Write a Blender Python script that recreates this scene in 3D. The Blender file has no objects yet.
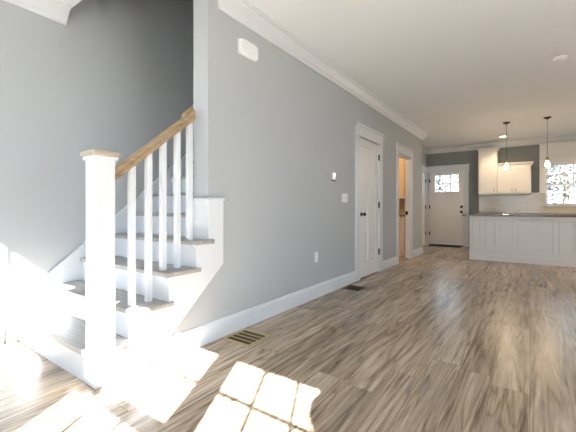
import bpy, bmesh, math, random
from mathutils import Vector, Matrix
random.seed(7)
C = bpy.context.scene
PI = math.pi
# ------------------------------------------------------------ camera
F_PX, VX, HY, CAMH = 340.0, 529.4, 209.2, 1.02
cam = bpy.data.cameras.new('camera'); camo = bpy.data.objects.new('camera', cam)
C.collection.objects.link(camo); C.camera = camo
cam.sensor_fit = 'HORIZONTAL'; cam.sensor_width = 36; cam.lens = F_PX/576*36
cam.shift_y = (HY-216)/576; cam.clip_start = .02; cam.clip_end = 500
camo.location = (0, 0, CAMH)
camo.rotation_euler = (PI/2, 0, math.atan((VX-288)/F_PX))
# ------------------------------------------------------------ world, sun, exposure
w = bpy.data.worlds.new('sky'); C.world = w; w.use_nodes = True
nt = w.node_tree; bg = nt.nodes['Background']
tc = nt.nodes.new('ShaderNodeTexCoord'); sx = nt.nodes.new('ShaderNodeSeparateXYZ'); rp = nt.nodes.new('ShaderNodeValToRGB')
nt.links.new(tc.outputs['Generated'], sx.inputs[0]); nt.links.new(sx.outputs['Z'], rp.inputs[0]); nt.links.new(rp.outputs[0], bg.inputs[0])
rp.color_ramp.elements[0].position = 0.0; rp.color_ramp.elements[0].color = (.70, .85, 1, 1)
rp.color_ramp.elements[1].position = 0.7; rp.color_ramp.elements[1].color = (.55, .72, 1, 1)
bg.inputs[1].default_value = 6.0
sun = bpy.data.lights.new('sun', 'SUN'); sun.energy = 72; sun.angle = math.radians(.55); sun.color = (1, 1, 1)
suno = bpy.data.objects.new('sun', sun); C.collection.objects.link(suno)
SD = Vector((-.535, 1, -.92))
suno.rotation_euler = SD.to_track_quat('-Z', 'Y').to_euler(); suno.location = (4, -8, 8)
C.view_settings.view_transform = 'Standard'; C.view_settings.look = 'None'
C.view_settings.gamma = 1; C.view_settings.use_curve_mapping = False
C.view_settings.exposure = 0.60
C.cycles.max_bounces = 10; C.cycles.diffuse_bounces = 7; C.cycles.glossy_bounces = 4
C.cycles.transparent_max_bounces = 12; C.cycles.sample_clamp_indirect = 8
C.cycles.use_denoising = True
def portal(x, y, z, sx_, sy_, rot):
    l = bpy.data.lights.new('portal', 'AREA'); l.shape = 'RECTANGLE'; l.size = sx_; l.size_y = sy_; l.cycles.is_portal = True
    o = bpy.data.objects.new('portal', l); C.collection.objects.link(o); o.location = (x, y, z); o.rotation_euler = rot
# a portal light only guides sampling of the sky through an opening in the walls
portal(-.59, -.78, 1.42, 1.95, 1.55, (PI/2, 0, 0)); portal(-2.29, -.78, 1.42, .95, 1.55, (PI/2, 0, 0))
portal(3.8, 1.0, 1.2, 1.8, 2.3, (PI/2, 0, PI/2)); portal(3.8, 2.55, 1.2, .7, 2.3, (PI/2, 0, PI/2))
portal(.72, 10.56, 1.6, .8, 1.0, (-PI/2, 0, 0)); portal(-1.9, 10.56, 1.74, .64, .5, (-PI/2, 0, 0))

# ------------------------------------------------------------ materials
def mat(name, col, rough=.5, metal=0, spec=.5, emit=None, estr=0, noise=0, nscale=8, bump=0, bscale=200, coat=0):
    m = bpy.data.materials.new(name); m.use_nodes = True; n = m.node_tree; b = n.nodes['Principled BSDF']
    b.inputs['Base Color'].default_value = (*col, 1); b.inputs['Roughness'].default_value = rough
    b.inputs['Metallic'].default_value = metal; b.inputs['Specular IOR Level'].default_value = spec
    b.inputs['Coat Weight'].default_value = coat
    t = n.nodes.new('ShaderNodeTexCoord')
    if noise:
        nz = n.nodes.new('ShaderNodeTexNoise'); nz.inputs['Scale'].default_value = nscale; nz.inputs['Detail'].default_value = 4
        mx = n.nodes.new('ShaderNodeMix'); mx.data_type = 'RGBA'
        mx.inputs['A'].default_value = tuple(max(0, c*(1-noise)) for c in col)+(1,)
        mx.inputs['B'].default_value = tuple(min(1, c*(1+noise)) for c in col)+(1,)
        n.links.new(t.outputs['Object'], nz.inputs['Vector']); n.links.new(nz.outputs['Fac'], mx.inputs['Factor'])
        n.links.new(mx.outputs['Result'], b.inputs['Base Color'])
    if bump:
        nb = n.nodes.new('ShaderNodeTexNoise'); nb.inputs['Scale'].default_value = bscale
        bp = n.nodes.new('ShaderNodeBump'); bp.inputs['Strength'].default_value = bump; bp.inputs['Distance'].default_value = .002
        n.links.new(t.outputs['Object'], nb.inputs['Vector']); n.links.new(nb.outputs['Fac'], bp.inputs['Height']); n.links.new(bp.outputs[0], b.inputs['Normal'])
    if emit:
        b.inputs['Emission Color'].default_value = (*emit, 1); b.inputs['Emission Strength'].default_value = estr
    return m
M = {}
M['wall'] = mat('grey_wall_paint', (.445, .460, .468), .75, spec=.25, bump=.15, bscale=350)
M['ceiling'] = mat('ceiling_paint', (.83, .85, .875), .9, spec=.1, bump=.1, bscale=250)
M['white'] = mat('white_trim_paint', (.685, .705, .725), .38, spec=.4)
M['cab'] = mat('cabinet_paint', (.80, .78, .76), .4, spec=.4)
M['door'] = mat('door_paint', (.76, .74, .72), .42, spec=.4)
M['tan'] = mat('tan_wall_paint', (.52, .42, .30), .8)
M['black'] = mat('black_metal', (.015, .013, .012), .4, metal=.6)
M['bronze'] = mat('dark_bronze', (.05, .035, .025), .4, metal=.8)
M['brass'] = mat('aged_brass', (.50, .39, .20), .45, metal=.4)
M['brownreg'] = mat('brown_register_metal', (.07, .045, .022), .5, metal=.4)
M['duct_shade'] = mat('painted_duct_shade', (.07, .05, .025), .9)  # dark colour stands in for shade down in the register
M['plastic'] = mat('white_plastic', (.84, .84, .83), .35)
M['screen'] = mat('lit_display', (.9, .85, .7), .3, emit=(1, .85, .6), estr=1.6)
M['mat'] = mat('black_doormat', (.012, .012, .012), .98, spec=.05, noise=.4, nscale=60)
M['granite'] = mat('grey_granite', (.17, .15, .13), .12, noise=.9, nscale=90)
M['lamp'] = mat('glowing_bulb', (1, .9, .7), .3, emit=(1, .80, .50), estr=22)
M['can'] = mat('glowing_downlight', (1, .9, .7), .3, emit=(1, .78, .48), estr=14)
M['bark'] = mat('bark', (.10, .075, .055), .9, noise=.5, nscale=10)
M['grass'] = mat('dry_ground', (.24, .225, .20), .95, noise=.4, nscale=2)
M['siding'] = mat('white_siding', (.7, .7, .68), .7)
M['steel'] = mat('steel', (.6, .6, .6), .25, metal=1)
def leafmat(name, col):
    m = bpy.data.materials.new(name); m.use_nodes = True; n = m.node_tree; b = n.nodes['Principled BSDF']
    b.inputs['Roughness'].default_value = .5
    g = n.nodes.new('ShaderNodeNewGeometry'); r = n.nodes.new('ShaderNodeValToRGB')
    r.color_ramp.elements[0].color = tuple(c*.5 for c in col)+(1,); r.color_ramp.elements[1].color = tuple(min(1, c*1.6) for c in col)+(1,)
    n.links.new(g.outputs['Random Per Island'], r.inputs[0]); n.links.new(r.outputs[0], b.inputs['Base Color'])
    return m
M['leaf'] = leafmat('shade_ball_leaves', (.10, .13, .07)); M['leaf2'] = leafmat('grey_green_leaves', (.11, .115, .10))  # first material covers the added ball that casts shade, second the trees
def glassmat(name, tint=(1, 1, 1), refl=.06):
    m = bpy.data.materials.new(name); m.use_nodes = True; n = m.node_tree; n.nodes.clear()
    o = n.nodes.new('ShaderNodeOutputMaterial'); t = n.nodes.new('ShaderNodeBsdfTransparent'); g = n.nodes.new('ShaderNodeBsdfGlossy')
    t.inputs[0].default_value = (*tint, 1); g.inputs['Roughness'].default_value = .02
    lw = n.nodes.new('ShaderNodeLayerWeight'); p5 = n.nodes.new('ShaderNodeMath'); p5.operation = 'POWER'; p5.inputs[1].default_value = 5
    ma = n.nodes.new('ShaderNodeMath'); ma.operation = 'MULTIPLY_ADD'; ma.inputs[1].default_value = .6; ma.inputs[2].default_value = .035
    n.links.new(lw.outputs['Facing'], p5.inputs[0]); n.links.new(p5.outputs[0], ma.inputs[0]); lw.inputs['Blend'].default_value = .5
    mx = n.nodes.new('ShaderNodeMixShader'); n.links.new(ma.outputs[0], mx.inputs[0]); n.links.new(t.outputs[0], mx.inputs[1]); n.links.new(g.outputs[0], mx.inputs[2])
    n.links.new(mx.outputs[0], o.inputs[0]); return m
M['glass'] = glassmat('window_glass', (.97, .98, .98)); M['shade'] = glassmat('clear_shade_glass', (.96, .95, .92))

def woodfloor(name, PW=.18, PL=1.25, cols=None, along='Y', rough=.26, seam=True, gs=1.0):
    m = bpy.data.materials.new(name); m.use_nodes = True; n = m.node_tree; N = n.nodes; L = n.links; b = N['Principled BSDF']
    def mth(op, a, b_=None, c=None):
        q = N.new('ShaderNodeMath'); q.operation = op
        for i, v in enumerate((a, b_, c)):
            if v is None: continue
            if isinstance(v, (int, float)): q.inputs[i].default_value = v
            else: L.new(v, q.inputs[i])
        return q.outputs[0]
    t = N.new('ShaderNodeTexCoord'); s = N.new('ShaderNodeSeparateXYZ'); L.new(t.outputs['Object'], s.inputs[0])
    X, Y = (s.outputs['X'], s.outputs['Y']) if along == 'Y' else (s.outputs['Y'], s.outputs['X'])
    Z = s.outputs['Z']
    xs = mth('DIVIDE', X, PW); ix = mth('FLOOR', xs); fx = mth('FRACT', xs)
    wn = N.new('ShaderNodeTexWhiteNoise'); wn.noise_dimensions = '1D'; L.new(ix, wn.inputs['W'])
    ys = mth('ADD', mth('DIVIDE', Y, PL), wn.outputs['Value']); iy = mth('FLOOR', ys); fy = mth('FRACT', ys)
    cv = N.new('ShaderNodeCombineXYZ'); L.new(ix, cv.inputs[0]); L.new(iy, cv.inputs[1])
    w2 = N.new('ShaderNodeTexWhiteNoise'); w2.noise_dimensions = '2D'; L.new(cv.outputs[0], w2.inputs['Vector'])
    off = mth('MULTIPLY', w2.outputs['Value'], 37.0)
    def nz(sx_, sy_, det, rgh, dist, o2=0):
        c2 = N.new('ShaderNodeCombineXYZ'); L.new(mth('ADD', mth('MULTIPLY', X, sx_*gs), off), c2.inputs[0])
        L.new(mth('ADD', mth('MULTIPLY', Y, sy_*gs), off), c2.inputs[1]); L.new(mth('ADD', mth('MULTIPLY', Z, sx_), o2), c2.inputs[2])
        q = N.new('ShaderNodeTexNoise'); q.inputs['Scale'].default_value = 1; q.inputs['Detail'].default_value = det
        q.inputs['Roughness'].default_value = rgh; q.inputs['Distortion'].default_value = dist; L.new(c2.outputs[0], q.inputs['Vector']); return q.outputs['Fac']
    sm1 = N.new('ShaderNodeMapRange'); L.new(nz(10, .9, 4, .6, .7, 21), sm1.inputs[0]); sm1.inputs[1].default_value = .55; sm1.inputs[2].default_value = .72
    g1 = nz(24, 1.5, 7, .66, .55); g2 = nz(130, 5, 3, .6, .2, 5); g3 = nz(7, 1.3, 3, .55, 1.6, 9)
    ring = mth('FRACT', mth('MULTIPLY', nz(7, .45, 2, .4, .25, 3), 12))
    ring = mth('ABSOLUTE', mth('SUBTRACT', ring, .5))
    v = mth('ADD', mth('ADD', mth('MULTIPLY', g1, .50), mth('MULTIPLY', g2, .22)), mth('ADD', mth('MULTIPLY', ring, .14), mth('MULTIPLY', w2.outputs['Value'], .10)))
    v = mth('ADD', v, .10)
    v = mth('SUBTRACT', v, mth('MULTIPLY', sm1.outputs[0], .08))
    line = mth('MULTIPLY', mth('LESS_THAN', ring, .07), .035)
    v = mth('SUBTRACT', v, line)
    r = N.new('ShaderNodeValToRGB'); L.new(v, r.inputs[0]); e = r.color_ramp.elements
    cols = cols or [(.39, (.10, .066, .042)), (.475, (.225, .158, .102)), (.55, (.345, .255, .17)), (.64, (.50, .40, .30))]
    e[0].position, e[0].color = cols[0][0], (*cols[0][1], 1); e[1].position, e[1].color = cols[-1][0], (*cols[-1][1], 1)
    for p, c in cols[1:-1]:
        k = e.new(p); k.color = (*c, 1)
    gm = N.new('ShaderNodeMix'); gm.data_type = 'RGBA'; gm.blend_type = 'MIX'
    gr = N.new('ShaderNodeMapRange'); gr.inputs[1].default_value = .52; gr.inputs[2].default_value = .66; L.new(g3, gr.inputs[0])
    gf = mth('MULTIPLY', gr.outputs[0], .5)
    L.new(gf, gm.inputs['Factor']); L.new(r.outputs[0], gm.inputs['A']); gm.inputs['B'].default_value = (.29, .24, .19, 1)
    out = gm.outputs['Result']
    if seam:
        e1 = mth('LESS_THAN', fx, .014); e2 = mth('LESS_THAN', fy, .0022); se = mth('MAXIMUM', e1, e2)
        sm = N.new('ShaderNodeMix'); sm.data_type = 'RGBA'; L.new(mth('MULTIPLY', se, .6), sm.inputs['Factor']); L.new(out, sm.inputs['A']); sm.inputs['B'].default_value = (.05, .04, .03, 1)
        out = sm.outputs['Result']
    L.new(out, b.inputs['Base Color'])
    b.inputs['Roughness'].default_value = rough; b.inputs['Specular IOR Level'].default_value = .5
    bp = N.new('ShaderNodeBump'); bp.inputs['Strength'].default_value = .25; bp.inputs['Distance'].default_value = .002
    L.new(v, bp.inputs['Height']); L.new(bp.outputs[0], b.inputs['Normal'])
    return m
M['floor'] = woodfloor('weathered_oak_planks')
M['tread'] = woodfloor('grey_oak_tread', PW=5, PL=9, along='X', seam=False, rough=.45,
    cols=[(.34, (.25, .235, .215)), (.46, (.31, .292, .27)), (.56, (.36, .34, .315)), (.68, (.42, .395, .365))])
M['oak'] = woodfloor('oak_handrail', PW=5, PL=9, seam=False, rough=.4,
    cols=[(.34, (.20, .125, .06)), (.46, (.30, .20, .108)), (.56, (.38, .27, .155)), (.68, (.46, .34, .21))], gs=1.6)
M['paleoak'] = woodfloor('pale_oak', PW=5, PL=9, seam=False, rough=.45, cols=[(.34, (.27, .22, .165)), (.46, (.36, .30, .23)), (.56, (.43, .365, .285)), (.68, (.50, .43, .35))], gs=1.6)
def tilemat():
    m = bpy.data.materials.new('cream_subway_tile'); m.use_nodes = True; n = m.node_tree; b = n.nodes['Principled BSDF']
    t = n.nodes.new('ShaderNodeTexCoord'); mp = n.nodes.new('ShaderNodeMapping'); mp.inputs['Rotation'].default_value = (PI/2, 0, 0)
    br = n.nodes.new('ShaderNodeTexBrick'); br.inputs['Scale'].default_value = 1; br.inputs['Brick Width'].default_value = .15; br.inputs['Row Height'].default_value = .075
    br.inputs['Mortar Size'].default_value = .003; br.inputs['Color1'].default_value = (.62, .56, .44, 1); br.inputs['Color2'].default_value = (.68, .62, .50, 1); br.inputs['Mortar'].default_value = (.75, .72, .66, 1)
    n.links.new(t.outputs['Object'], mp.inputs[0]); n.links.new(mp.outputs[0], br.inputs['Vector']); n.links.new(br.outputs['Color'], b.inputs['Base Color'])
    bp = n.nodes.new('ShaderNodeBump'); bp.inputs['Strength'].default_value = .6; bp.inputs['Distance'].default_value = .003; bp.invert = True
    n.links.new(br.outputs['Fac'], bp.inputs['Height']); n.links.new(bp.outputs[0], b.inputs['Normal']); b.inputs['Roughness'].default_value = .12
    return m
M['tile'] = tilemat()

# ------------------------------------------------------------ mesh helpers
class MB:
    def __init__(s): s.b = bmesh.new()
    def box(s, x0, x1, y0, y1, z0, z1):
        if x0 > x1: x0, x1 = x1, x0
        if y0 > y1: y0, y1 = y1, y0
        if z0 > z1: z0, z1 = z1, z0
        v = [s.b.verts.new(p) for p in ((x0,y0,z0),(x1,y0,z0),(x1,y1,z0),(x0,y1,z0),(x0,y0,z1),(x1,y0,z1),(x1,y1,z1),(x0,y1,z1))]
        for f in ((0,3,2,1),(4,5,6,7),(0,1,5,4),(1,2,6,5),(2,3,7,6),(3,0,4,7)): s.b.faces.new([v[i] for i in f])
        return s
    def prism(s, pts, vec):
        """closed polygon of 3-D points swept by vec"""
        vec = Vector(vec); a = [s.b.verts.new(p) for p in pts]; b = [s.b.verts.new(Vector(p)+vec) for p in pts]; n = len(pts)
        s.b.faces.new(a); s.b.faces.new(b[::-1])
        for i in range(n): s.b.faces.new((a[i], b[i], b[(i+1) % n], a[(i+1) % n]))
        return s
    def lathe(s, prof, c, axis='Z', n=24):
        rings = []
        for r, h in prof:
            ring = []
            for i in range(n):
                a = 2*PI*i/n; u, v = max(r, 1e-5)*math.cos(a), max(r, 1e-5)*math.sin(a)
                p = {'Z': (u, v, h), 'X': (h, u, v), 'Y': (u, h, v)}[axis]
                ring.append(s.b.verts.new(Vector(p)+Vector(c)))
            rings.append(ring)
        for k in range(len(rings)-1):
            for i in range(n): s.b.faces.new((rings[k][i], rings[k][(i+1) % n], rings[k+1][(i+1) % n], rings[k+1][i]))
        s.b.faces.new(rings[0][::-1]); s.b.faces.new(rings[-1]); return s
    def tube(s, p0, p1, r, n=12):
        p0, p1 = Vector(p0), Vector(p1); d = (p1-p0).normalized(); up = Vector((0,0,1)) if abs(d.z) < .9 else Vector((1,0,0))
        u = d.cross(up).normalized(); v = d.cross(u); A = []; B = []
        for i in range(n):
            o = (u*math.cos(2*PI*i/n)+v*math.sin(2*PI*i/n))*r
            A.append(s.b.verts.new(p0+o)); B.append(s.b.verts.new(p1+o))
        for i in range(n): s.b.faces.new((A[i], A[(i+1) % n], B[(i+1) % n], B[i]))
        s.b.faces.new(A[::-1]); s.b.faces.new(B); return s
    def build(s, name, m, parent=None, bevel=0, smooth=False, seg=2):
        bmesh.ops.recalc_face_normals(s.b, faces=s.b.faces)
        me = bpy.data.meshes.new(name); s.b.to_mesh(me); s.b.free()
        o = bpy.data.objects.new(name, me); C.collection.objects.link(o); me.materials.append(M[m] if isinstance(m, str) else m)
        if parent:
            o.parent = parent; o.matrix_parent_inverse = Matrix.Translation(parent.location).inverted()
        if smooth:
            for p in me.polygons: p.use_smooth = True
        if bevel:
            b = o.modifiers.new('bevel', 'BEVEL'); b.width = bevel; b.segments = seg; b.limit_method = 'ANGLE'; b.angle_limit = .7
        if not parent: origin(o)
        return o
def origin(o):
    me = o.data
    xs = [v.co.x for v in me.vertices]; ys = [v.co.y for v in me.vertices]; zs = [v.co.z for v in me.vertices]
    c = Vector(((min(xs)+max(xs))/2, (min(ys)+max(ys))/2, min(zs)))
    if o.name.startswith(('floor', 'wall', 'ceiling')): return
    me.transform(Matrix.Translation(-c)); o.location = c
def tag(o, label, cat, group=None):
    o['label'] = label; o['category'] = cat
    if group: o['group'] = group
    return o
def thing(name, label, cat, loc, group=None):
    o = bpy.data.objects.new(name, None); C.collection.objects.link(o); o.location = loc; o.empty_display_size = .1
    return tag(o, label, cat, group)
def struct(o, label=None):
    o['kind'] = 'structure'
    if label: o['label'] = label
    return o
def sempty(name, loc, label=None):
    o = bpy.data.objects.new(name, None); C.collection.objects.link(o); o.location = loc; return struct(o, label)
def copy_tree(o, parent=None):
    c = o.copy(); C.collection.objects.link(c); c.parent = parent
    for ch in list(o.children): copy_tree(ch, c)
    return c

# ------------------------------------------------------------ main dimensions
WX, WI = -2.008, -2.18          # main wall face, its stairwell face
LX = -3.26                      # far stair wall
CZ = 2.74
YB = 10.35                      # back wall
WY = 1.77                       # main wall end
FY = -.6                        # window wall inner face
RX = 3.6
DH = 2.07
# ------------------------------------------------------------ floor, ceiling
m = MB(); m.box(-4.4, RX+.2, FY-.2, YB+.2, -.12, 0); struct(m.build('floor', 'floor'), 'weathered grey brown oak plank floor')
OY = 1.30                       # stairwell opening starts
m = MB()
m.box(WX-.01, RX+.2, FY-.2, YB+.2, CZ, CZ+.25); m.box(LX-.15, WX-.01, FY-.2, OY, CZ, CZ+.25)
m.box(-4.4, WX-.01, 5.75, YB+.2, CZ, CZ+.25)
m.box(LX-.15, -1.5, OY-.9, 5.9, 5.4, 5.5)
m.box(-2.0, -1.5, OY-.9, 5.9, 2.99, 3.0)
struct(m.build('ceiling', 'ceiling'), 'smooth off white ceiling')
# ------------------------------------------------------------ walls
# main wall with the closet door and the open doorway
D1 = (4.60, 5.385); D2 = (6.39, 7.22); WD = -2.113; WE = 8.15
m = MB()
m.box(WI, WX, WY, D1[0], 0, CZ); m.box(WI, WX, D1[0], D1[1], DH, CZ); m.box(WI, WX, D1[1], 5.9, 0, CZ); m.box(WD, WX, 5.9, D2[0], 0, CZ)
m.box(WD, WX, D2[0], D2[1], DH, CZ); m.box(WD, WX, D2[1], WE, 0, CZ)
m.box(WI, WX, OY, 5.75, CZ, 5.4)
m.prism([(WI, 1.0, 0), (WI, WY, 0), (WI, WY, .675), (WI, 1.0, .03)], (WX-WI, 0, 0))
struct(m.build('wall_left', 'wall'), 'long grey wall with closet door and doorway')
m = MB(); m.box(LX-.15, LX, FY-.15, 5.9, 0, 5.4); struct(m.build('wall_stair', 'wall'), 'grey wall behind the staircase')
m = MB(); m.box(LX, WI, 5.75, 5.9, 0, 5.4); m.box(LX-.15, -1.5, OY-.9, OY-.8, 2.99, 5.4); m.box(-1.55, -1.5, OY-.8, 5.9, 2.99, 5.4)
struct(m.build('wall_landing', 'wall'), 'grey wall closing the stairwell')
# entry recess
SX = -2.43
D3 = (9.40, 10.22)
m = MB(); m.box(SX-.15, SX, WE-.15, D3[0], 0, CZ); m.box(SX-.15, SX, D3[0], D3[1], DH, CZ); m.box(SX-.15, SX, D3[1], YB, 0, CZ); m.box(SX, WD, WE-.15, WE, 0, CZ)
struct(m.build('wall_entry', 'wall'), 'grey side wall of the entry recess')
# back wall with front door and kitchen window
FD = (-2.36, -1.455); KW = (.33, 1.11); KZ = (1.135, 2.10)
m = MB(); y0, y1 = YB, YB+.16
m.box(SX-.15, FD[0], y0, y1, 0, CZ); m.box(FD[0], FD[1], y0, y1, DH, CZ); m.box(FD[1], KW[0], y0, y1, 0, CZ)
m.box(KW[0], KW[1], y0, y1, 0, KZ[0]); m.box(KW[0], KW[1], y0, y1, KZ[1], CZ); m.box(KW[1], RX+.2, y0, y1, 0, CZ)
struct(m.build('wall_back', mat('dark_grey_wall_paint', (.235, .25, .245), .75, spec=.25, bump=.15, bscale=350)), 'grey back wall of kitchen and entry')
# right wall; two glazed openings added out of view to let in sky fill
m = MB(); x0, x1 = RX, RX+.15; R1 = (.1, 1.9); R2 = (2.2, 2.9); RZ = (.08, 2.35)
m.box(x0, x1, FY-.15, R1[0], 0, CZ); m.box(x0, x1, R1[1], R2[0], 0, CZ); m.box(x0, x1, R2[1], YB, 0, CZ)
for r in (R1, R2): m.box(x0, x1, r[0], r[1], 0, RZ[0]); m.box(x0, x1, r[0], r[1], RZ[1], CZ)
struct(m.build('wall_right', 'wall'), 'grey unseen wall with glazed openings added for sky fill')
# window wall behind the camera
WP = -.72; OX, OZ = .535*.72, .92*.72
GA = (-.71+OX, .03+OX); GB = (-1.635+OX, -.885+OX); GC = (-3.03+OX, -2.29+OX)
GZ = (.13+OZ, 1.54+OZ)
m = MB(); y0, y1 = -.75, FY; mg = .085
zt, zb = GZ[1]+mg, GZ[0]-mg
m.box(LX, GC[0]-mg, y0, y1, 0, CZ); m.box(GC[1]+mg, GB[0]-mg, y0, y1, 0, CZ); m.box(GA[1]+mg, RX, y0, y1, 0, CZ)
for a, b in ((GC[0]-mg, GC[1]+mg), (GB[0]-mg, GA[1]+mg)): m.box(a, b, y0, y1, 0, zb); m.box(a, b, y0, y1, zt, CZ)
struct(m.build('wall_front', 'wall'), 'grey wall with tall sash windows')
# ------------------------------------------------------------ windows
def sash_window(idx, x0, x1, z0, z1, y, rail=.0775, low_muntins=True, fw=.083, cols=3, inner=1, bar=.009):
    e = sempty('window_%d' % idx, ((x0+x1)/2, y, z0), 'white double hung sash window')
    zm = (z0+z1)/2; M0 = MB()
    M0.box(x0-fw, x0, y-.02, y+.02, z0-fw, z1+fw); M0.box(x1, x1+fw, y-.02, y+.02, z0-fw, z1+fw)
    M0.box(x0, x1, y-.02, y+.02, z0-fw, z0); M0.box(x0, x1, y-.02, y+.02, z1, z1+fw); M0.build('window_frame', 'white', e)
    MB().box(x0, x1, y-.02, y+.02, zm-rail/2, zm+rail/2).build('meeting_rail', 'white', e)
    mm = MB()
    for k in range(1, cols):
        xx = x0+(x1-x0)*k/cols; mm.box(xx-bar, xx+bar, y-.012, y+.012, zm+rail/2, z1)
        if low_muntins: mm.box(xx-bar, xx+bar, y-.012, y+.012, z0, zm-rail/2)
    for za, zb_ in (((zm+rail/2), z1), (z0, zm-rail/2)):
        if za == z0 and not low_muntins: continue
        h = (za+zb_)/2
        for k in range(cols):
            a = x0+(x1-x0)*k/cols+(bar if k else 0); b = x0+(x1-x0)*(k+1)/cols-(bar if k < cols-1 else 0)
            mm.box(a, b, y-.012, y+.012, h-bar, h+bar)
    mm.build('muntins', 'white', e)
    MB().box(x0, x1, y+.013, y+.017, z0, z1).build('pane', 'glass', e)
    return e
# sash split: meeting rail sits at v .81-.888
GZ = (.16+OZ, 1.54+OZ)
sash_window(1, *GA, *GZ, WP); sash_window(2, *GB, *GZ, WP); sash_window(3, *GC, *GZ, WP)
m = MB()
for a, b in ((GC[0]-mg, GC[1]+mg), (GB[0]-mg, GA[1]+mg)):
    m.box(a-.09, a, FY, FY+.018, zb-.02, zt+.13); m.box(b, b+.09, FY, FY+.018, zb-.02, zt+.13); m.box(a, b, FY, FY+.018, zt, zt+.13)
    m.box(a-.12, b+.12, FY, FY+.05, zb-.05, zb-.02)
struct(m.build('trim_1', 'white', bevel=.002), 'white casing around sash windows')
def glazed(idx, r):  # frames and panes of the openings added for daylight fill
    e = sempty('window_%d' % idx, (RX+.08, (r[0]+r[1])/2, RZ[0]), 'white framed glazed opening added out of view for sky fill')
    a, b = r; c = (a+b)/2; f = MB(); xx = RX+.08
    f.box(xx-.02, xx+.02, a, a+.07, *RZ); f.box(xx-.02, xx+.02, b-.07, b, *RZ); f.box(xx-.02, xx+.02, c-.05, c+.05, *RZ)
    for p, q in ((a+.07, c-.05), (c+.05, b-.07)): f.box(xx-.02, xx+.02, p, q, RZ[0], RZ[0]+.12); f.box(xx-.02, xx+.02, p, q, RZ[1]-.08, RZ[1])
    f.build('window_frame', 'white', e)
    for p, q in ((a+.07, c-.05), (c+.05, b-.07)): MB().box(xx-.003, xx+.003, p, q, RZ[0]+.12, RZ[1]-.08).build('pane', 'glass', e)
glazed(4, R1); glazed(5, R2)
kw = sash_window(6, KW[0]+.02, KW[1]-.02, KZ[0]+.02, KZ[1]-.03, YB+.06, rail=.035, low_muntins=False, fw=.02, bar=.013)
# ------------------------------------------------------------ crown moulding and baseboards
CROWN = [(0, 0), (0, -.135), (.012, -.135), (.018, -.118), (.022, -.112), (.040, -.098), (.072, -.050), (.082, -.036), (.095, -.030), (.095, -.016), (.108, -.012), (.108, 0)]
BASE = [(0, 0), (0, .15), (.006, .15), (.011, .142), (.012, .130), (.016, .124), (.016, 0)]
def run(prof, p0, p1, nrm, z, mb, k0=0, k1=0):
    """sweep a profile (out, up) from p0 to p1 along a wall; nrm = wall normal; k = mitre (+ grows outward)"""
    d = Vector((p1[0]-p0[0], p1[1]-p0[1], 0)).normalized(); nn = Vector((*nrm, 0))
    A = [mb.b.verts.new(Vector((*p0, z+h))+nn*o-d*o*k0) for o, h in prof]; B = [mb.b.verts.new(Vector((*p1, z+h))+nn*o+d*o*k1) for o, h in prof]
    n = len(prof); mb.b.faces.new(A); mb.b.faces.new(B[::-1])
    for i in range(n): mb.b.faces.new((A[i], B[i], B[(i+1) % n], A[(i+1) % n]))
m = MB()
run(CROWN, (WX, WY+.10), (WX, WE), (1, 0), CZ, m, 0, 1); run(CROWN, (WX, WE), (SX, WE), (0, 1), CZ, m, 1, -1)
run(CROWN, (SX, WE), (SX, YB), (1, 0), CZ, m, -1, -1)
struct(m.build('trim_2', 'white'), 'white crown moulding along the long grey wall')
m = MB(); run(CROWN, (LX, FY), (LX, OY-.02), (1, 0), CZ, m, -1, 0); struct(m.build('trim_3', 'white'), 'white crown moulding above the stair wall')
m = MB(); run(CROWN, (SX, YB), (RX, YB), (0, -1), CZ, m, -1, -1); run(CROWN, (RX, FY), (RX, YB), (-1, 0), CZ, m, -1, -1); run(CROWN, (LX, FY), (RX, FY), (0, 1), CZ, m, -1, -1)
struct(m.build('trim_4', 'white'), 'white crown moulding of kitchen and window wall')
m = MB(); cw = .095
run(BASE, (WX, 1.35), (WX, D1[0]-.15), (1, 0), 0, m); run(BASE, (WX, D1[1]+.15), (WX, D2[0]-cw), (1, 0), 0, m)
run(BASE, (WX, D2[1]+cw), (WX, WE), (1, 0), 0, m, 0, 1); run(BASE, (WX, WE), (SX, WE), (0, 1), 0, m, 1, -1)
struct(m.build('baseboard_left', 'white'), 'white baseboard along the long grey wall')
m = MB(); run(BASE, (LX, FY), (LX, .85), (1, 0), 0, m, -1, 0); struct(m.build('baseboard_stair', 'white'))
m = MB(); run(BASE, (LX, FY), (RX, FY), (0, 1), 0, m, -1, -1); struct(m.build('baseboard_front', 'white'))
m = MB(); run(BASE, (FD[1]+.13, YB), (-1.1, YB), (0, -1), 0, m); run(BASE, (SX, WE), (SX, D3[0]-.1), (1, 0), 0, m, -1, 0); struct(m.build('baseboard_back', 'white'))

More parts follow.
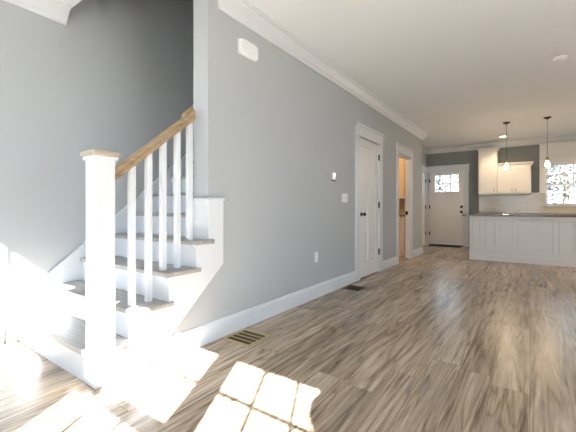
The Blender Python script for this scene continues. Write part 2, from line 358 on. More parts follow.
# ------------------------------------------------------------ doors (axis-aligned builders)
def casing(parent, ax, plane, sgn, a, b, top, w=.1, t=.02, hh=.15, clip=None, name='casing'):
    """ax 'Y': opening a..b along y on plane x; ax 'X': along x on plane y; sgn = outward sign"""
    m = MB()
    def bx(u0, u1, d0, d1, z0, z1):
        if clip: u0, u1 = max(u0, clip[0]), min(u1, clip[1])
        p0, p1 = plane+sgn*d0, plane+sgn*d1
        m.box(p0, p1, u0, u1, z0, z1) if ax == 'Y' else m.box(u0, u1, p0, p1, z0, z1)
    bx(a-w, a, 0, t, 0, top); bx(b, b+w, 0, t, 0, top)
    bx(a-w-.01, b+w+.01, 0, t+.004, top, top+hh); bx(a-w-.02, b+w+.02, 0, t+.014, top-.0, top+.014)
    bx(a-w-.03, b+w+.03, 0, t+.03, top+hh, top+hh+.025)
    m.build(name, 'white', parent, bevel=.002)
def hinge(parent, ax, plane, sgn, u, z):
    m = MB()
    if ax == 'Y': m.tube((plane+sgn*.012, u, z-.05), (plane+sgn*.012, u, z+.05), .009); m.box(plane, plane+sgn*.005, u-.018, u+.018, z-.045, z+.045)
    else: m.tube((u, plane+sgn*.012, z-.05), (u, plane+sgn*.012, z+.05), .009); m.box(u-.018, u+.018, plane, plane+sgn*.005, z-.045, z+.045)
    m.build('hinge', 'black', parent)
def knob(parent, ax, plane, sgn, u, z, name='door_knob', r=.026):
    m = MB(); pr = [(.03, 0), (.03, .006), (.012, .010), (.011, .035), (.020, .040), (r, .050), (r, .062), (.018, .072), (.0, .074)]
    pr = [(a, sgn*b) for a, b in pr]
    m.lathe(pr, (plane, u, z), 'X') if ax == 'Y' else m.lathe(pr, (u, plane, z), 'Y')
    return m.build(name, 'black', parent, smooth=True)
def slab(parent, ax, plane, sgn, a, b, z0, z1, panels, th=.035, rec=.012, material='door', name='door_slab'):
    """a door leaf: rails and stiles around recessed panels (u0,u1,z0,z1)"""
    m = MB(); us = sorted({a, b, *[p[0] for p in panels], *[p[1] for p in panels]}); zs = sorted({z0, z1, *[p[2] for p in panels], *[p[3] for p in panels]})
    for i in range(len(us)-1):
        for j in range(len(zs)-1):
            cu, cz = (us[i]+us[i+1])/2, (zs[j]+zs[j+1])/2
            if any(p[0] < cu < p[1] and p[2] < cz < p[3] and len(p) > 4 for p in panels): continue   # glazed hole
            f = rec if any(p[0] < cu < p[1] and p[2] < cz < p[3] for p in panels) else 0
            p0, p1 = plane-sgn*f, plane-sgn*(th-f if th > .03 else th)
            m.box(p0, p1, us[i], us[i+1], zs[j], zs[j+1]) if ax == 'Y' else m.box(us[i], us[i+1], p0, p1, zs[j], zs[j+1])
    bmesh.ops.remove_doubles(m.b, verts=m.b.verts, dist=1e-5)
    return m.build(name, material, parent)
# closet door
d = sempty('door_1', (WX, (D1[0]+D1[1])/2, 0), 'white craftsman closet door with black knob')
slab(d, 'Y', WX-.004, 1, D1[0]+.012, D1[1]-.012, .012, DH-.004, [(4.715, 5.27, 1.53, 1.955), (4.715, 4.955, .24, 1.43), (5.03, 5.27, .24, 1.43)])
casing(d, 'Y', WX, 1, D1[0], D1[1], DH, w=.14)
MB().box(WI, WX, D1[0], D1[0]+.01, 0, DH-.01).box(WI, WX, D1[1]-.01, D1[1], 0, DH-.01).box(WI, WX-.045, D1[0]+.01, D1[1]-.01, 0, .01).build('jamb', 'white', d)
for z in (1.86, 1.09, .33): hinge(d, 'Y', WX+.0, 1, D1[1]-.0, z)
knob(d, 'Y', WX-.004, 1, D1[0]+.085, .945)
# open doorway
d = sempty('door_2', (WX, (D2[0]+D2[1])/2, 0), 'white cased open doorway')
casing(d, 'Y', WX, 1, D2[0], D2[1], DH, w=cw)
MB().box(WD, WX, D2[0], D2[0]+.018, 0, DH).box(WD, WX, D2[1]-.018, D2[1], 0, DH).box(WD, WX, D2[0]+.018, D2[1]-.018, DH-.018, DH).build('jamb', 'white', d)
MB().box(WX-.10, WX-.05, D2[1]-.024, D2[1]-.018, .90, .98).build('strike_plate', 'black', d)
# entry side door
d = sempty('door_3', (SX, (D3[0]+D3[1])/2, 0), 'white side door in the entry recess')
slab(d, 'Y', SX-.004, 1, D3[0]+.012, D3[1]-.012, .012, DH-.01, [(9.52, 10.10, 1.53, 1.955), (9.52, 9.77, .24, 1.43), (9.85, 10.10, .24, 1.43)])
casing(d, 'Y', SX, 1, D3[0], D3[1], DH, w=.1, clip=(8, YB-.028))
for z in (1.83, 1.08, .33): hinge(d, 'Y', SX+.003, 1, D3[1]-.01, z)
knob(d, 'Y', SX-.004, 1, D3[0]+.08, .945)
# front door
d = sempty('door_4', ((FD[0]+FD[1])/2, YB, 0), 'white front door with six pane window')
G = (-2.20, -1.60, 1.515, 1.975)
slab(d, 'X', YB+.01, -1, FD[0]+.012, FD[1]-.012, .035, DH-.01, [(*G, 1)] + [(-2.23+i*.13, -2.23+i*.13+.122, .20, 1.40) for i in range(5)], rec=.004)
mm = MB()
for k in (1, 2): xx = G[0]+(G[1]-G[0])*k/3; mm.box(xx-.014, xx+.014, YB+.012, YB+.045, G[2], G[3])
mm.box(G[0], G[1], YB+.014, YB+.043, (G[2]+G[3])/2-.013, (G[2]+G[3])/2+.013); mm.build('muntins', 'door', d)
MB().box(G[0], G[1], YB+.027, YB+.031, G[2], G[3]).build('pane', 'glass', d)
MB().box(G[0]-.03, G[1]+.03, YB-.018, YB+.01, G[2]-.045, G[2]-.02).build('dentil_shelf', 'door', d, bevel=.003)
casing(d, 'X', YB, -1, FD[0], FD[1], DH, w=.115, clip=(SX+.004, 5))
MB().box(FD[0], FD[0]+.01, YB+.001, YB+.14, 0, DH-.01).box(FD[1]-.01, FD[1], YB+.001, YB+.14, 0, DH-.01).box(FD[0], FD[1], YB+.001, YB+.14, DH-.01, DH).build('jamb', 'white', d)
MB().box(FD[0]+.012, FD[1]-.012, YB-.02, YB+.12, 0, .03).build('threshold', 'black', d)
for z in (1.83, 1.08, .33): hinge(d, 'X', YB, -1, FD[0]+.012, z)
knob(d, 'X', YB+.01, -1, -1.515, 1.085, 'deadbolt', .032); knob(d, 'X', YB+.01, -1, -1.515, .945, r=.034)
tag(MB().box(-2.30, -1.50, 9.98, 10.28, 0, .014).build('doormat', 'mat', bevel=.004), 'black doormat on the floor in front of the white front door', 'doormat')

# ------------------------------------------------------------ staircase
RISE, RUN, Y0, NS = .197, .2335, .94, 14
EX, IN = -1.985, LX+.02         # outer face of the skirt board, inner end at the wall skirt
NX = (-2.117, -1.995); NY = (.935, 1.048)
st = thing('staircase', 'white staircase with grey oak treads rising between two grey walls', 'staircase', (-2.6, 1.0, 0))
for k in range(1, NS+1):
    y = Y0+RUN*(k-1); z = RISE*k; yn = y-.025; yb = y+RUN+.0; t = .03
    zz = z-t
    if k == 1: poly = [(IN, yn), (NX[0]-.002, yn), (NX[0]-.002, NY[1]+.002), (NX[1]+.002, NY[1]+.002), (NX[1]+.002, yn), (EX+.022, yn), (EX+.022, y+RUN+.025), (EX+.001, y+RUN+.025), (EX+.001, yb), (IN, yb)]
    elif k <= 3: poly = [(IN, yn), (EX+.022, yn), (EX+.022, y+RUN+.03), (EX+.001, y+RUN+.03), (EX+.001, yb), (IN, yb)]
    elif k == 4: poly = [(IN, yn), (EX+.022, yn), (EX+.022, 1.80), (EX+.001, 1.80), (EX+.001, WY-.018), (WI, WY-.018), (WI, yb), (IN, yb)]
    else: poly = [(IN, yn), (WI, yn), (WI, yb), (IN, yb)]
    MB().prism([(a, b, zz) for a, b in poly], (0, 0, t)).build('tread', 'tread', st, bevel=.006)
    xe = (NX[0]-.002 if k == 1 else WX+.001) if k <= 4 else WI
    MB().box(IN, xe, y, y+.018, z-RISE, zz).build('riser', 'white', st)
    if k <= 12: MB().box(IN, xe-.0, y-.012, y, zz-.016, zz).build('cove_trim', 'white', st)
# open side skirt board
pts = [(Y0, 0), (Y0, RISE-.03)]
pts = [(NY[1]+.002, 0), (NY[1]+.002, RISE-.03)]
for k in range(1, 5):
    z = RISE*k-.03
    pts.append((Y0+RUN*k if k < 4 else 1.80, z))
    if k < 4: pts.append((Y0+RUN*k, z+RISE))
pts += [(1.80, RISE*4-.03+.0), (1.80, RISE*4+.002), (WY-.015, RISE*4+.002), (WY-.015, 1.10), (1.908, 1.10), (1.908, .59), (1.24, .0)]
q = []
for p in pts:
    if not q or (abs(q[-1][0]-p[0])+abs(q[-1][1]-p[1])) > 1e-4: q.append(p)
MB().prism([(WX+.001, a, b) for a, b in q], (EX-WX-.001, 0, 0)).build('skirt_board', 'white', st)
MB().box(WI-.006, WX+.0005, WY-.015, WY, RISE*4, 1.10).build('end_panel', 'white', st)
MB().box(WI-.008, EX+.008, WY-.026, WY, 1.085, 1.108).box(EX, EX+.008, WY, 1.914, 1.085, 1.108).box(WX, EX, WY, 1.914, 1.10, 1.108).build('cap_moulding', 'white', st, bevel=.003)
# wall side skirt
sl = RISE/RUN; zl = lambda y: .485+sl*(y-1.157)
MB().prism([(LX+.001, .87, 0), (LX+.001, .87, zl(.87)), (LX+.001, 4.2, zl(4.2)), (LX+.001, 4.2, zl(4.2)-.6), (LX+.001, 1.3, 0)], (.019, 0, 0)).build('wall_skirt_board', 'white', st)
MB().prism([(LX+.001, .862, zl(.862)), (LX+.001, .862, zl(.862)+.014), (LX+.001, 4.2, zl(4.2)+.014), (LX+.001, 4.2, zl(4.2))], (.027, 0, 0)).build('skirt_cap', 'white', st, bevel=.003)

# railing: newel, handrail, balusters
BX = -2.11
rl = thing('stair_railing', 'white newel post and square balusters carrying an oak handrail', 'railing', (-2.06, 1.0, 0))
ztop = 1.318
nw = MB()
nw.box(NX[0], NX[1], NY[0], NY[1], 0, ztop)
nw = nw.build('newel_post', 'white', rl, bevel=.004)
nw['label'] = 'square white newel post'
def frame_y(x, s, a0, a1, z0, z1, wd, t, mb):          # raised picture-frame moulding on an x face
    for b in ((a0, a1, z0, z0+wd), (a0, a1, z1-wd, z1), (a0, a0+wd, z0+wd, z1-wd), (a1-wd, a1, z0+wd, z1-wd)): mb.box(x, x+s*t, *b)
fm = MB(); frame_y(NX[1], 1, NY[0]+.022, NY[1]-.022, .55, 1.13, .008, .006, fm); fm.build('panel_moulding', 'white', nw, bevel=.002)
fm = MB()
for b in ((NX[0]+.022, NX[1]-.022, .55, .558), (NX[0]+.022, NX[1]-.022, 1.122, 1.13), (NX[0]+.022, NX[0]+.03, .558, 1.122), (NX[1]-.03, NX[1]-.022, .558, 1.122)): fm.box(b[0], b[1], NY[0]-.003, NY[0], b[2], b[3])
fm.build('panel_moulding', 'white', nw, bevel=.001)
def slabz(mb, o, z0, z1): mb.box(NX[0]-o, NX[1]+o, NY[0]-o, NY[1]+o, z0, z1)
cm = MB(); slabz(cm, .012, ztop-.012, ztop+.008); cm.build('cap_moulding', 'white', nw, bevel=.004)
cm = MB(); o = .022; z0 = ztop+.008
cm.prism([(NX[0]-o, NY[0]-o, z0), (NX[1]+o, NY[0]-o, z0), (NX[1]+o, NY[1]+o, z0), (NX[0]-o, NY[1]+o, z0)], (0, 0, .030))
cp = cm.build('newel_cap', 'paleoak', nw, bevel=.010, seg=3); cp['label'] = 'light oak newel cap'
RZ0 = lambda y: 1.2156+.83*(y-1.118)                    # underside of the rail
ya, yb = NY[1], 1.712
prof = [(-.029, .0), (-.029, .022), (-.024, .030), (-.030, .046), (-.028, .066), (-.012, .076), (.012, .076), (.028, .066), (.030, .046), (.024, .030), (.029, .022), (.029, 0)]
hr = MB(); A = [hr.b.verts.new((BX+u, ya, RZ0(ya)+h)) for u, h in prof]; B = [hr.b.verts.new((BX+u, yb, RZ0(yb)+h)) for u, h in prof]
hr.b.faces.new(A); hr.b.faces.new(B[::-1])
for i in range(len(prof)): j = (i+1) % len(prof); hr.b.faces.new((A[i], B[i], B[j], A[j]))
h = hr.build('handrail', 'oak', rl); h['label'] = 'golden oak handrail'
for i, (y, k) in enumerate(((1.215, 2), (1.334, 2), (1.446, 3), (1.565, 3), (1.675, 4))):
    s = .0185; m = MB(); z0 = RISE*k; a, b = y-s, y+s
    P = [(BX-s, a, z0), (BX+s, a, z0), (BX+s, b, z0), (BX-s, b, z0)]
    lo = [m.b.verts.new(p) for p in P]; hi = [m.b.verts.new((p[0], p[1], RZ0(p[1])+.001)) for p in P]
    m.b.faces.new(lo[::-1]); m.b.faces.new(hi)
    for i2 in range(4): j = (i2+1) % 4; m.b.faces.new((lo[i2], lo[j], hi[j], hi[i2]))
    m.build('baluster', 'white', rl, bevel=.0015)
# second handrail on the stairwell side of the wall
wr = thing('wall_handrail', 'short visible end of an oak handrail fixed inside the stairwell', 'handrail', (-2.25, 1.7, 1.75))
h2 = MB(); HX = WI-.07; ya, yb = 1.73, 3.6; HZ = lambda y: 1.715+.8436*(y-1.70)
pr = [(-.022, 0), (-.025, .03), (-.014, .05), (.014, .05), (.025, .03), (.022, 0)]
A = [h2.b.verts.new((HX+u, ya, HZ(ya)+h)) for u, h in pr]; B = [h2.b.verts.new((HX+u, yb, HZ(yb)+h)) for u, h in pr]
h2.b.faces.new(A); h2.b.faces.new(B[::-1])
for i in range(6): j = (i+1) % 6; h2.b.faces.new((A[i], B[i], B[j], A[j]))
h2.build('rail', 'oak', wr)
for y in (1.95, 3.3): MB().tube((HX, y, HZ(y)+.01), (HX, y, HZ(y)-.05), .008).tube((HX, y, HZ(y)-.05), (WI, y, HZ(y)-.06), .008).lathe([(.03, 0), (.028, -.008)], (WI, y, HZ(y)-.06), 'X').build('bracket', 'black', wr)

# ------------------------------------------------------------ small things on the main wall
sr = thing('alarm_siren', 'white rounded alarm siren box high on the grey wall', 'alarm', (WX, 2.225, 2.38))
MB().box(WX, WX+.006, 2.095, 2.325, 2.335, 2.465).build('base_plate', 'plastic', sr)
m = MB(); ov = []
for i in range(28):
    a = 2*PI*i/28; cc, ss = math.cos(a), math.sin(a); ov.append((abs(cc)**.45*(1 if cc > 0 else -1), abs(ss)**.45*(1 if ss > 0 else -1)))
lay = []
for dx, k in ((.006, 1.0), (.022, 1.0), (.034, .93), (.040, .80)):
    lay.append([m.b.verts.new((WX+dx, 2.21+.122*p*k, 2.40+.073*q_*k)) for p, q_ in ov])
for a, b in zip(lay, lay[1:]):
    for i in range(28): m.b.faces.new((a[i], a[(i+1) % 28], b[(i+1) % 28], b[i]))
m.b.faces.new(lay[0]); m.b.faces.new(lay[-1]); m.build('cover', 'plastic', sr, bevel=.003)
t = thing('thermostat', 'small lit thermostat on the grey wall above the light switch', 'thermostat', (WX, 3.80, 1.38))
MB().box(WX, WX+.022, 3.765, 3.835, 1.385, 1.475).build('body', 'plastic', t, bevel=.006)
MB().box(WX+.022, WX+.0235, 3.775, 3.825, 1.435, 1.468).build('display', 'screen', t)
MB().box(WX+.0, WX+.026, 3.768, 3.832, 1.372, 1.386).build('base_trim', 'bronze', t)
t = thing('light_switch', 'white two gang light switch plate beside the closet door', 'light switch', (WX, 4.14, 1.115))
MB().box(WX, WX+.006, 4.05, 4.215, 1.112, 1.228).build('plate', 'plastic', t, bevel=.003)
for y in (4.095, 4.17): MB().box(WX+.006, WX+.010, y-.016, y+.016, 1.137, 1.203).build('rocker', 'white', t, bevel=.0015)
t = thing('wall_outlet', 'white electrical outlet low on the long grey wall', 'outlet', (WX, 3.39, .41))
MB().box(WX, WX+.006, 3.355, 3.425, .41, .526).build('plate', 'plastic', t, bevel=.003)
for z in (.445, .49): MB().lathe([(.017, 0), (.016, .003)], (WX+.006, 3.39, z), 'X', 16).build('socket', 'white', t)
def register(x0, x1, y0, y1, mat_, label):
    t = thing('floor_register', label, 'floor register', ((x0+x1)/2, (y0+y1)/2, 0), 'floor registers along the long wall')
    m = MB(); f = .022
    m.box(x0, x1, y0, y0+f, .0, .006); m.box(x0, x1, y1-f, y1, 0, .006); m.box(x0, x0+f, y0+f, y1-f, 0, .006); m.box(x1-f, x1, y0+f, y1-f, 0, .006)
    m.build('frame', mat_, t, bevel=.002)
    MB().box(x0+f, x1-f, y0+f, y1-f, 0, .0015).build('duct_shade_sheet', 'duct_shade', t)  # flat dark sheet painted as the shade below the slats
    n = 4; g = (y1-y0-2*f)/n
    for i in range(n):
        a = y0+f+g*(i+.80); MB().box(x0+f, x1-f, a-.0, a+g*.18, .0015, .005).build('slat', mat_, t)
register(-1.972, -1.692, 1.885, 2.155, 'brass', 'brass floor register beside the baseboard nearest the staircase')
register(-1.965, -1.725, 3.965, 4.20, 'brownreg', 'dark brown floor register just before the closet door')
t = thing('smoke_detector', 'round white smoke detector on the ceiling at the right', 'smoke detector', (.28, 4.93, CZ-.03))
MB().lathe([(.065, 0), (.065, -.012), (.055, -.028), (.0, -.03)], (.28, 4.93, CZ), 'Z', 32).build('housing', 'plastic', t, smooth=False)
MB().lathe([(.02, 0), (.018, -.004)], (.28, 4.93, CZ-.03), 'Z', 20).build('vent_ring', 'white', t)
tag(MB().lathe([(.07, 0), (.07, -.006), (.0, -.008)], (-1.17, 2.60, CZ), 'Z', 32).build('ceiling_cover', 'plastic'), 'small round white cover on the near ceiling at the top edge', 'ceiling cover')

# ------------------------------------------------------------ powder room behind the doorway
px0, py0, py1 = -4.2, 5.95, 7.98
m = MB(); m.box(px0-.1, px0, py0-.1, py1+.1, 0, CZ); m.box(px0, WI, py0-.1, py0, 0, CZ); m.box(px0, WD, py1, py1+.018, 0, CZ); m.box(px0, SX-.15, py1, py1+.1, 0, CZ)
struct(m.build('wall_pantry', 'tan'), 'warm tan walls beyond the doorway')
t = thing('pantry_cabinet', 'white cabinet with dark top seen through the open doorway', 'cabinet', (-2.9, 7.72, 0))
MB().box(-3.4, -2.20, 7.50, 7.975, .0, .86).build('body', 'cab', t, bevel=.003)
MB().box(-3.42, -2.18, 7.47, 7.975, .86, .90).build('top', 'granite', t, bevel=.003)
for a in (-3.38, -2.78): MB().box(a, a+.56, 7.485, 7.5, .04, .83).build('door', 'cab', t, bevel=.003)
t = tag(MB().box(-3.4, -2.20, 7.80, 7.975, 1.27, 1.30).build('wall_shelf', 'white'), 'white shelf over the cabinet beyond the doorway', 'shelf')
t = tag(MB().box(-2.365, -2.20, 7.93, 7.975, 1.32, 2.4).build('wood_panel', 'oak', bevel=.005), 'brown wooden panel on the tan wall beyond the doorway', 'panel')
t = thing('ceiling_light', 'warm ceiling light in the room beyond the doorway', 'ceiling light', (-2.9, 7.0, CZ-.1))
MB().lathe([(.13, 0), (.13, -.02)], (-2.9, 7.0, CZ), 'Z', 28).build('base', 'brass', t)
MB().lathe([(.12, -.02), (.10, -.07), (.05, -.10), (0, -.105)], (-2.9, 7.0, CZ), 'Z', 28).build('diffuser', mat('warm_diffuser', (1, .85, .6), .4, emit=(1, .68, .33), estr=14), t, smooth=True)
l = bpy.data.lights.new('room_lamp', 'POINT'); l.energy = 32; l.color = (1, .66, .34); l.shadow_soft_size = .1
lo = bpy.data.objects.new('room_lamp', l); C.collection.objects.link(lo); lo.location = (-2.9, 7.0, CZ-.2)

# ------------------------------------------------------------ island
t = thing('kitchen_island', 'long white panelled kitchen island standing on the oak floor', 'kitchen island', (.5, 8.1, 0))
IY = 7.79; ix0, ix1 = -.985, 2.1
MB().box(ix0, ix1, IY+.02, 8.42, .0, .88).build('body', 'cab', t)
m = MB(); xs = ix0; i = 0
edges = []
c = [-.985, -.745, -.475, -.175, .125, .505, .80, 1.09, 1.38, 1.67, 1.96]
m.box(ix0, ix1, IY, IY+.02, .80, .88); m.box(ix0, ix1, IY, IY+.02, .12, .20)
for k, a in enumerate([-.985, -.80, -.55, -.255, .055, .355, .64, .93, 1.22, 1.51, 1.80, 2.03]):
    m.box(a, a+(.035 if k == 0 else .072), IY, IY+.02, .20, .80)
m.build('face_frame', 'cab', t, bevel=.003)
sx0 = [-.985, -.80, -.55, -.255, .055, .355, .64, .93, 1.22, 1.51, 1.80, 2.03]
for k in range(len(sx0)-1):
    a = sx0[k]+(.035 if k == 0 else .072)+.011; b = sx0[k+1]-.011
    MB().box(a, b, IY+.007, IY+.0195, .211, .789).build('panel', 'cab', t, bevel=.002)
MB().box(ix0-.012, ix1, IY-.014, IY, 0, .115).box(ix0-.012, ix1, IY-.007, IY, .115, .13).box(ix0-.014, ix0, IY, 8.42, 0, .115).build('base_trim', 'cab', t, bevel=.003)
m = MB(); m.box(ix0-.015, ix0, IY, IY+.08, .115, .88); m.box(ix0-.015, ix0, 8.34, 8.42, .115, .88); m.box(ix0-.015, ix0, IY+.08, 8.34, .80, .88); m.build('end_frame', 'cab', t)
tag(MB().box(-1.13, 2.2, IY-.03, 8.50, .88, .918).build('worktop', 'granite', bevel=.005), 'grey granite worktop lying on the white kitchen island', 'worktop')

# ------------------------------------------------------------ back run of the kitchen
def cab_door(parent, x0, x1, y, z0, z1, kx, kz, drawer=False):
    d = slab(parent, 'X', y, -1, x0, x1, z0, z1, [(x0+.06, x1-.06, z0+.06, z1-.06)], th=.02, rec=.013, material='cab', name='drawer' if drawer else 'door')
    MB().lathe([(.006, 0), (.006, -.012), (.015, -.018), (.013, -.028), (0, -.03)], (kx, y, kz), 'Y', 16).build('knob', 'brass', d, smooth=True)
    return d
def cab_crown(parent, x0, x1, y, z, h, o, yback):
    m = MB(); m.prism([(x0, y, z), (x0, y-.008, z), (x0-.0, y-.012, z+h*.25), (x0, y-o*.75, z+h*.75), (x0, y-o, z+h*.8), (x0, y-o, z+h), (x0, y, z+h)], (x1-x0, 0, 0))
    m.prism([(x1, y-o, z+h), (x1+o, y-o, z+h), (x1+o, y-o, z+h*.8), (x1+.012, y-.008, z+h*.2), (x1+.0, y-.008, z)], (0, yback-y+o, 0))
    m.build('crown', 'cab', parent)
ya = 9.98
A = thing('tall_wall_cabinet', 'taller single door cream wall cabinet at the left end', 'wall cabinet', (-.87, 10.1, 1.39))
MB().box(-1.075, -.665, ya+.02, YB-.001, 1.40, 2.52).build('body', 'cab', A)
cab_door(A, -1.06, -.685, ya-.001, 1.42, 2.44, -.725, 1.50)
cab_crown(A, -1.075, -.665, ya+.015, 2.475, .095, .05, YB-.11)
B = thing('low_wall_cabinet', 'shorter cream double door wall cabinet beside the window', 'wall cabinet', (-.31, 10.1, 1.39))
MB().box(-.66, .035, ya+.03, YB-.001, 1.40, 2.09).build('body', 'cab', B)
cab_door(B, -.645, -.32, ya+.009, 1.42, 2.06, -.355, 1.50); cab_door(B, -.305, .02, ya+.009, 1.42, 2.06, -.27, 1.50)
cab_crown(B, -.66, .035, ya+.03, 2.07, .09, .045, YB-.001)
MB().box(-1.05, .02, ya+.05, YB-.02, 1.385, 1.399).build('light_rail', 'cab', B)
tag(MB().box(-1.10, .20, YB-.012, YB-.0005, .922, 1.398).box(.036, .20, YB-.012, YB-.0005, 1.398, 1.43).box(.20, .309, YB-.012, YB-.0005, .922, 1.403).box(.309, 2.6, YB-.012, YB-.0005, .922, 1.08).build('backsplash', 'tile'), 'glossy cream subway tile backsplash above the back worktop', 'backsplash')
# base cabinets and worktop behind the island
x = -1.08
for i, wd in enumerate((.6, .6, .9, .6, .6)):
    t = thing('base_cabinet', ['white base cabinet at the left end of the back wall', 'white base cabinet second from the left under the wall cabinets', 'white base cabinet under the kitchen window', 'white base cabinet right of the one under the window', 'white base cabinet at the right end of the back wall'][i], 'base cabinet', (x+wd/2, 10.0, 0), 'base cabinets behind the island')
    MB().box(x+.002, x+wd-.002, 9.78, YB-.001, .1, .88).build('body', 'cab', t)
    MB().box(x+.002, x+wd-.002, 9.84, YB-.001, 0, .1).build('toe_kick', 'cab', t)
    cab_door(t, x+.01, x+wd-.01, 9.759, .715, .87, x+wd/2, .79, True)
    cab_door(t, x+.01, x+wd-.01, 9.759, .12, .70, x+wd-.05, .62)
    x += wd
tag(MB().box(-1.10, 2.24, 9.73, YB-.013, .88, .92).build('worktop', 'granite', bevel=.004), 'grey granite worktop along the tiled back wall', 'worktop')
# white surround of the kitchen window
m = MB()
m.box(.20, .31, YB-.10, YB, 1.43, 2.60); m.box(1.13, 1.24, YB-.10, YB, 1.43, 2.60); m.box(.31, 1.13, YB-.10, YB, 2.30, 2.60)
m.box(.33, 1.24, YB-.02, YB, 1.08, 1.12); m.box(.31, KW[0]+.0, YB-.02, YB, 1.12, 2.30); m.box(KW[1], 1.13, YB-.02, YB, 1.12, 2.30); m.box(KW[0], KW[1], YB-.02, YB, KZ[1], 2.30)
m.box(.18, .33, YB-.12, YB, 1.405, 1.43); m.box(.31, 1.26, YB-.045, YB-.0, 1.10, 1.118)
m.box(.19, .32, YB-.112, YB-.10, 2.19, 2.215); m.box(.31, 1.13, YB-.115, YB-.10, 2.29, 2.31)
struct(m.build('trim_5', 'cab', bevel=.003), 'cream panelled surround of the kitchen window')

# ------------------------------------------------------------ lights of the kitchen
def pendant(x, y, label):
    t = thing('pendant_light', label, 'pendant light', (x, y, 1.8), 'pendant lights over the island')
    MB().lathe([(.062, 0), (.062, -.012), (.045, -.022), (.012, -.026), (.01, -.05), (0, -.05)], (x, y, CZ), 'Z', 24).build('canopy', 'bronze', t, smooth=True)
    MB().tube((x, y, 1.995), (x, y, CZ-.03), .0028, 8).build('rod', 'bronze', t)
    MB().lathe([(.008, 2.0), (.022, 1.99), (.026, 1.95), (.03, 1.945), (.03, 1.93)], (x, y, 0), 'Z', 20).build('socket', 'brass', t, smooth=True)
    MB().lathe([(.0, 1.93), (.016, 1.925), (.02, 1.905), (.040, 1.87), (.043, 1.85), (.034, 1.822), (0, 1.808)], (x, y, 0), 'Z', 20).build('bulb', 'lamp', t, smooth=True)
    b = MB(); prof = [(.032, 1.94), (.045, 1.92), (.065, 1.88), (.075, 1.83), (.078, 1.79)]; n = 28; rings = []
    for r, h in prof: rings.append([b.b.verts.new((x+r*math.cos(2*PI*i/n), y+r*math.sin(2*PI*i/n), h)) for i in range(n)])
    for k in range(len(prof)-1):
        for i in range(n): b.b.faces.new((rings[k][i], rings[k][(i+1) % n], rings[k+1][(i+1) % n], rings[k+1][i]))
    o = b.build('glass_shade', 'shade', t, smooth=True)
    l = bpy.data.lights.new('pendant_bulb_light', 'POINT'); l.energy = 6; l.color = (1, .74, .45); l.shadow_soft_size = .045
    lo = bpy.data.objects.new('pendant_bulb_light', l); C.collection.objects.link(lo); lo.location = (x, y, 1.76)
pendant(-.37, 8.0, 'left glass pendant hanging before the wall cabinets'); pendant(.275, 8.0, 'right glass pendant hanging before the kitchen window')
def downlight(x, y, label):
    t = thing('recessed_light', label, 'recessed light', (x, y, CZ-.01), 'recessed kitchen lights')
    MB().lathe([(.085, 0), (.082, -.006), (.062, -.008)], (x, y, CZ), 'Z', 28).build('trim_ring', 'plastic', t)
    MB().lathe([(.06, -.008), (.05, -.012), (0, -.013)], (x, y, CZ), 'Z', 28).build('lens', 'can', t)
    l = bpy.data.lights.new('downlight', 'SPOT'); l.energy = 42; l.color = (1, .74, .45); l.spot_size = 2.4; l.spot_blend = .6; l.shadow_soft_size = .06
    lo = bpy.data.objects.new('downlight', l); C.collection.objects.link(lo); lo.location = (x, y, CZ-.03)
downlight(-.51, 9.5, 'small glowing recessed light in the ceiling before the wall cabinets')
downlight(1.3, 9.5, 'glowing recessed light in the ceiling beyond the kitchen window side'); downlight(2.2, 7.0, 'glowing recessed light over the far end of the island')

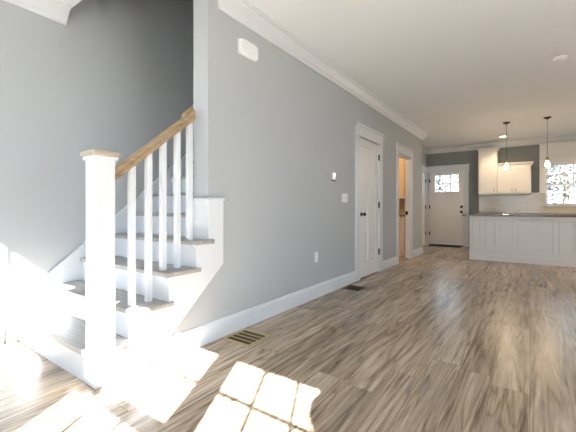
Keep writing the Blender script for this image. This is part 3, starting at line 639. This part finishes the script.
# ------------------------------------------------------------ outdoors
struct(MB().box(-60, 60, -40, 60, -.42, -.4).build('ground', 'grass'), 'lawn outside')
def crown_mesh(n, rx, rz, leaf, seed):
    rnd = random.Random(seed); b = bmesh.new()
    lobes = [(Vector((rnd.uniform(-.6, .6)*rx, rnd.uniform(-.6, .6)*rx, rnd.uniform(-.6, .6)*rz)), rnd.uniform(.35, .6)) for _ in range(9)]
    for i in range(n):
        c, r = rnd.choice(lobes); d = Vector((rnd.gauss(0, 1), rnd.gauss(0, 1), rnd.gauss(0, 1))).normalized()*(rnd.random()**.4)
        p = c+Vector((d.x*rx*r, d.y*rx*r, d.z*rz*r)); s = leaf*rnd.uniform(.6, 1.3)
        u = Vector((rnd.gauss(0, 1), rnd.gauss(0, 1), rnd.gauss(0, 1))).normalized(); v = u.orthogonal().normalized()
        b.faces.new([b.verts.new(p+u*s), b.verts.new(p+v*s*.5), b.verts.new(p-u*s), b.verts.new(p-v*s*.5)])
    me = bpy.data.meshes.new('crown'); b.to_mesh(me); b.free(); return me
me1 = crown_mesh(3600, 2.6, 2.8, .11, 1); me1.materials.append(M['leaf2'])
def trunk_mb(x, y, h, r):
    m = MB(); m.lathe([(r*1.4, -.4), (r, .3), (r*.8, h*.6), (r*.4, h+1)], (x, y, 0), 'Z', 12)
    rnd = random.Random(int(x*10))
    for k in range(5):
        a = rnd.uniform(0, 6.28); z = h*rnd.uniform(.35, .9); m.tube((x, y, z), (x+1.3*math.cos(a), y+1.3*math.sin(a), z+1.4), r*.25, 6)
    return m
for i, (x, y, h) in enumerate(((1.3, 19, 3.2), (-4.2, 21, 3.0), (7.0, 22, 3.6), (-10.5, 24, 3.4), (.8, 30, 4.5), (9.4, 31, 4.0))):
    t = thing('tree', ['leafy tree seen through the kitchen window', 'leafy tree seen through the front door panes', 'leafy tree right of the one in the kitchen window', 'leafy tree beyond the entry at far left', 'tall tree farther behind the kitchen window', 'tall tree at far right outside'][i], 'tree', (x, y, -.4), 'trees behind the house')
    trunk_mb(x, y, h, .13).build('trunk', 'bark', t)
    o = bpy.data.objects.new('foliage', me1); C.collection.objects.link(o); o.parent = t; o.location = (0, 0, h+.4); o.rotation_euler = (0, 0, i*1.3)
# unseen ball on a stem, added to cast round shade on the floor patch
cx, cz, cy = .06+.535*1.3, 1.42+.92*1.3, -1.3
t = thing('shade_ball', 'unseen ball on a stem added outside the sash windows to cast shade', 'tree', (cx, cy, -.4))
MB().tube((cx, cy, -.4), (cx, cy, cz), .022).build('trunk', 'bark', t)
b = MB(); bmesh.ops.create_icosphere(b.b, subdivisions=4, radius=.17, matrix=Matrix.Translation((cx, cy, cz)))
for v in b.b.verts: d = v.co-Vector((cx, cy, cz)); v.co += d*random.uniform(-.04, .04)
b.build('foliage', 'leaf', t)
